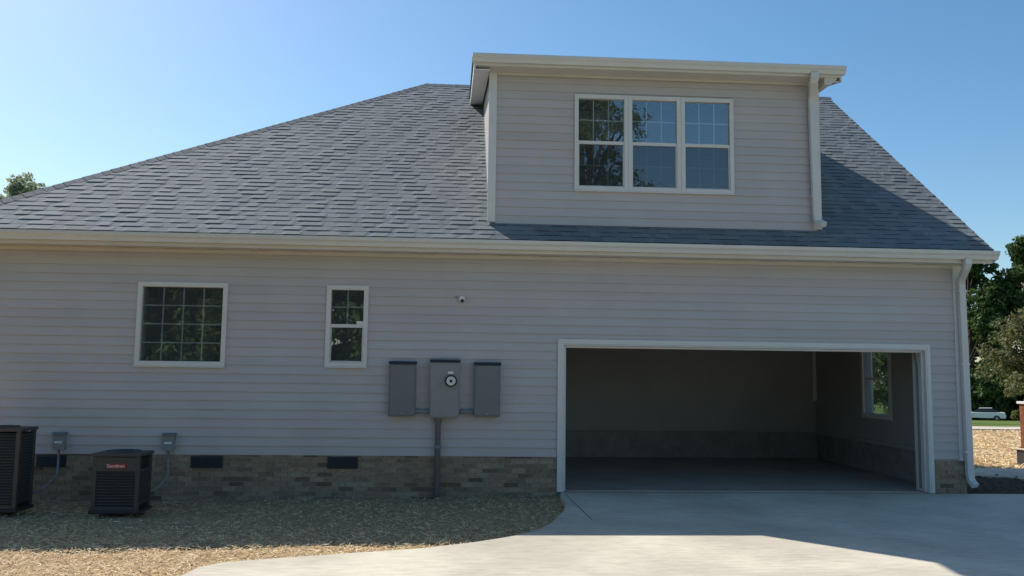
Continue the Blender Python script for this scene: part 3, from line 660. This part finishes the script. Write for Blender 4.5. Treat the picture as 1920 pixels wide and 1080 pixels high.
# a few bits of debris on the dirt and slab
# ------------------------------------------------------------------ trees
def crown(seed, cl, nleaf, size, pal, flat=.8, thin=0.):
    """cl: list of clumps (x,y,z,r). Leaves sit near the shell of small sub-clumps."""
    r = np.random.default_rng(seed); V = []; T = []
    tot = sum(c[3]**2 for c in cl)
    for (x, y, z, R) in cl:
        n_ = int(nleaf*R*R/tot); ns = max(5, int(12*R)); sub = r.normal(0, 1, (ns, 3)); sub /= np.linalg.norm(sub, axis=1)[:, None]; sub *= R*r.uniform(.35, 1.0, (ns, 1)); sub[:, 2] *= flat
        rad = R*r.uniform(.22, .42, ns); k = r.integers(0, ns, n_)
        d = r.normal(0, 1, (n_, 3)); d /= np.linalg.norm(d, axis=1)[:, None]
        p = np.array([x, y, z])+sub[k]+d*(rad[k]*r.uniform(.4, 1.08, n_)**.7)[:, None]
        a = r.normal(0, 1, (n_, 3)); a /= np.linalg.norm(a, axis=1)[:, None]; b = np.cross(a, d+r.normal(0, .5, (n_, 3))); b /= np.linalg.norm(b, axis=1)[:, None]+1e-9
        s = size*r.uniform(.6, 1.4, (n_, 1)); q = np.stack([p-a*s, p-b*s*.55, p+a*s, p+b*s*.55], 1); V.append(q)
        cc = np.array(pal)[r.integers(0, len(pal), n_)]*r.uniform(.75, 1.25, (n_, 1))*r.uniform(.85, 1.15, (ns, 1))[k]; T.append(cc)
    return np.concatenate(V).reshape(-1, 3), np.concatenate(T)
GREEN = [(.06, .11, .03), (.08, .13, .04), (.045, .085, .025), (.11, .15, .045)]
OLIVE = [(.15, .155, .065), (.19, .18, .08), (.12, .13, .05), (.24, .21, .11)]
DARKG = [(.03, .055, .022), (.04, .07, .025), (.028, .05, .025)]
def tree(name, loc, h, cr, label, pal, seed, nleaf=16000, size=.16, cb=.25, nclump=16, group=None, flat=.8, spread=1.):
    r = random.Random(seed); t = empty(name, loc, label, 'tree', group); tk = MB()
    tops = []; lean = (r.uniform(-.04, .04)*h, r.uniform(-.04, .04)*h)
    tk.tube([(0, 0, -.3), (0, 0, .3), (lean[0]*.4, lean[1]*.4, h*.35), (lean[0], lean[1], h*.75)], [h*.022, h*.016, h*.011, h*.005], 9)
    for k in range(nclump):
        a = r.uniform(0, 2*math.pi); f = (k+.5)/nclump; z = h*(cb+(1-cb)*f*.88); prof = math.sin(math.pi*min(1, (.22+.78*f)))**.6
        rr_ = cr*prof*r.uniform(.35, .85)*spread; R = cr*r.uniform(.28, .46)*(1-.35*f)
        c = (rr_*math.cos(a)+lean[0]*f, rr_*math.sin(a)+lean[1]*f, z, R); tops.append(c)
        zb_ = max(h*.12, z-h*.18); tk.tube([(lean[0]*f*.5, lean[1]*f*.5, zb_), (c[0]*.5, c[1]*.5, (zb_+z)/2+.03*h), c[:3]], [h*.006, h*.004, h*.002], 6)
    tops.append((lean[0], lean[1], h*.9, cr*.3))
    tk.build('trunk', MT['bark'], t, smooth=True) if False else None
    me_o = MB(); me_o.v, me_o.f, me_o.c = tk.v, tk.f, tk.c
    tl = t.location.copy(); t.location = (0, 0, 0); me_o.build('trunk', MT['bark'], t, smooth=True)
    V_, T_ = crown(seed+50, tops, nleaf, size, pal, flat); np_mesh('crown', V_, 4, MT['leaf'], t, T_); t.location = tl
    return t
gz = ground_z
# far tree line on the right, beyond the lawn
GB_ = 'tall trees beyond the lawn'
tree('tree', (62, 90, gz(90)), 23, 7, 'tall dark green tree rising behind the parked car', GREEN, 2, 26000, .30, .03, 24, GB_)
tree('tree', (71, 90, gz(90)), 24, 7.5, 'tallest dark tree, topping out at the right picture edge', GREEN, 3, 26000, .32, .03, 24, GB_)
tree('tree', (66, 106, gz(106)), 25, 9, 'dark tree mostly hidden between the tall trees beyond the lawn', DARKG, 8, 20000, .4, .0, 24, GB_)
tree('tree', (80, 104, gz(104)), 24, 9, 'broad dark tree just right of the downspout, behind the nearer trees', DARKG, 9, 14000, .4, .0, 20, GB_)
tree('olive_tree', (26.6, 26.2, gz(26.2)), 7.0, 3.7, 'small olive brown leaved tree with low spreading crown near the lawn', OLIVE, 5, 24000, .085, .14, 26, None, .75)
tree('shrub', (30.3, 33, gz(33)), 1.7, 1.3, 'low yellow green shrub under the olive tree', [(.13, .15, .04), (.17, .17, .06)], 6, 5000, .05, .1, 10)
tree('tree', (28.5, 45, gz(45)), 7.2, 3.2, 'lit green tree seen through the garage side window', [(.09, .15, .04), (.13, .19, .06), (.07, .12, .03)], 15, 9000, .12, .05, 18)
# tree top over the left hip
tree('tree', (-25.2, 35, gz(30)), 13.3, 3.6, 'treetop showing above the left end of the roof', [(.40, .43, .28), (.44, .46, .32), (.34, .38, .24)], 21, 16000, .12, .35, 18)
# trees across the yard behind the camera, seen in the window glass
GR = 'trees reflected in the window glass'
tree('tree', (6.0, -34, -.1), 22, 4.6, 'tree reflected in the left and middle dormer windows', GREEN, 31, 26000, .10, .25, 44, GR)
tree('tree', (-9, -36, -.1), 13.5, 6.0, 'tree reflected in the narrow window', GREEN, 32, 50000, .17, .0, 44, GR, 1.0)
tree('tree', (-18, -35, -.1), 14, 7, 'tree reflected in the square window', GREEN, 33, 80000, .22, -.05, 60, GR, 1.1)

# ------------------------------------------------------------------ parked car
cx, cy = 57.2, 80.3; t = empty('car', (cx, cy, gz(cy)), 'white low car parked on the lawn edge beneath dark trees', 'car')
ang = math.atan2(.54, -.84); t.rotation_euler = (0, 0, ang)   # nose to the left
paint = mat('white_paint', (.75, .76, .78), .25, .6, noise=(3, .02)); cglass = mat('car_glass', (.02, .03, .06), .08, .8)
def cpart(name, mb, m_, bev=0, par=None):
    tl, t.location = t.location.copy(), (0, 0, 0); o = mb.build(name, m_, par or t, bevel=bev); t.location = tl; return o
b = MB(); b.prism([(2.25, .32), (2.3, .55), (2.15, .74), (1.2, .92), (-1.7, .98), (-2.2, .95), (-2.3, .6), (-2.25, .32)], 'y', -.88, .88); body = cpart('body', b, paint, .05)
b = MB(); b.prism([(.95, .93), (.3, 1.36), (-.95, 1.40), (-1.75, .98)], 'y', -.74, .74); cpart('window', b, cglass, .03)
b = MB(); b.prism([(.32, 1.365), (-.95, 1.405), (-1.0, 1.44), (.25, 1.41)], 'y', -.70, .70); cpart('roof', b, paint, .02)
for sx in (1.4, -1.4):
    for sy in (-.9, .72):
        b = MB(); b.prism([(sx+.32*math.cos(k*math.pi/10), .32+.32*math.sin(k*math.pi/10)) for k in range(20)], 'y', sy, sy+.18); wo = cpart('wheel', b, MT['black'])
        b = MB(); b.prism([(sx+.19*math.cos(k*math.pi/10), .32+.19*math.sin(k*math.pi/10)) for k in range(20)], 'y', sy-.01 if sy < 0 else sy+.17, sy+.01 if sy < 0 else sy+.19); cpart('rim', b, MT['metal2'], 0, wo)
for sy in (-.8, .5):
    b = MB(); b.box(2.2, 2.29, sy, sy+.3, .58, .70); cpart('headlight', b, MT['white'])
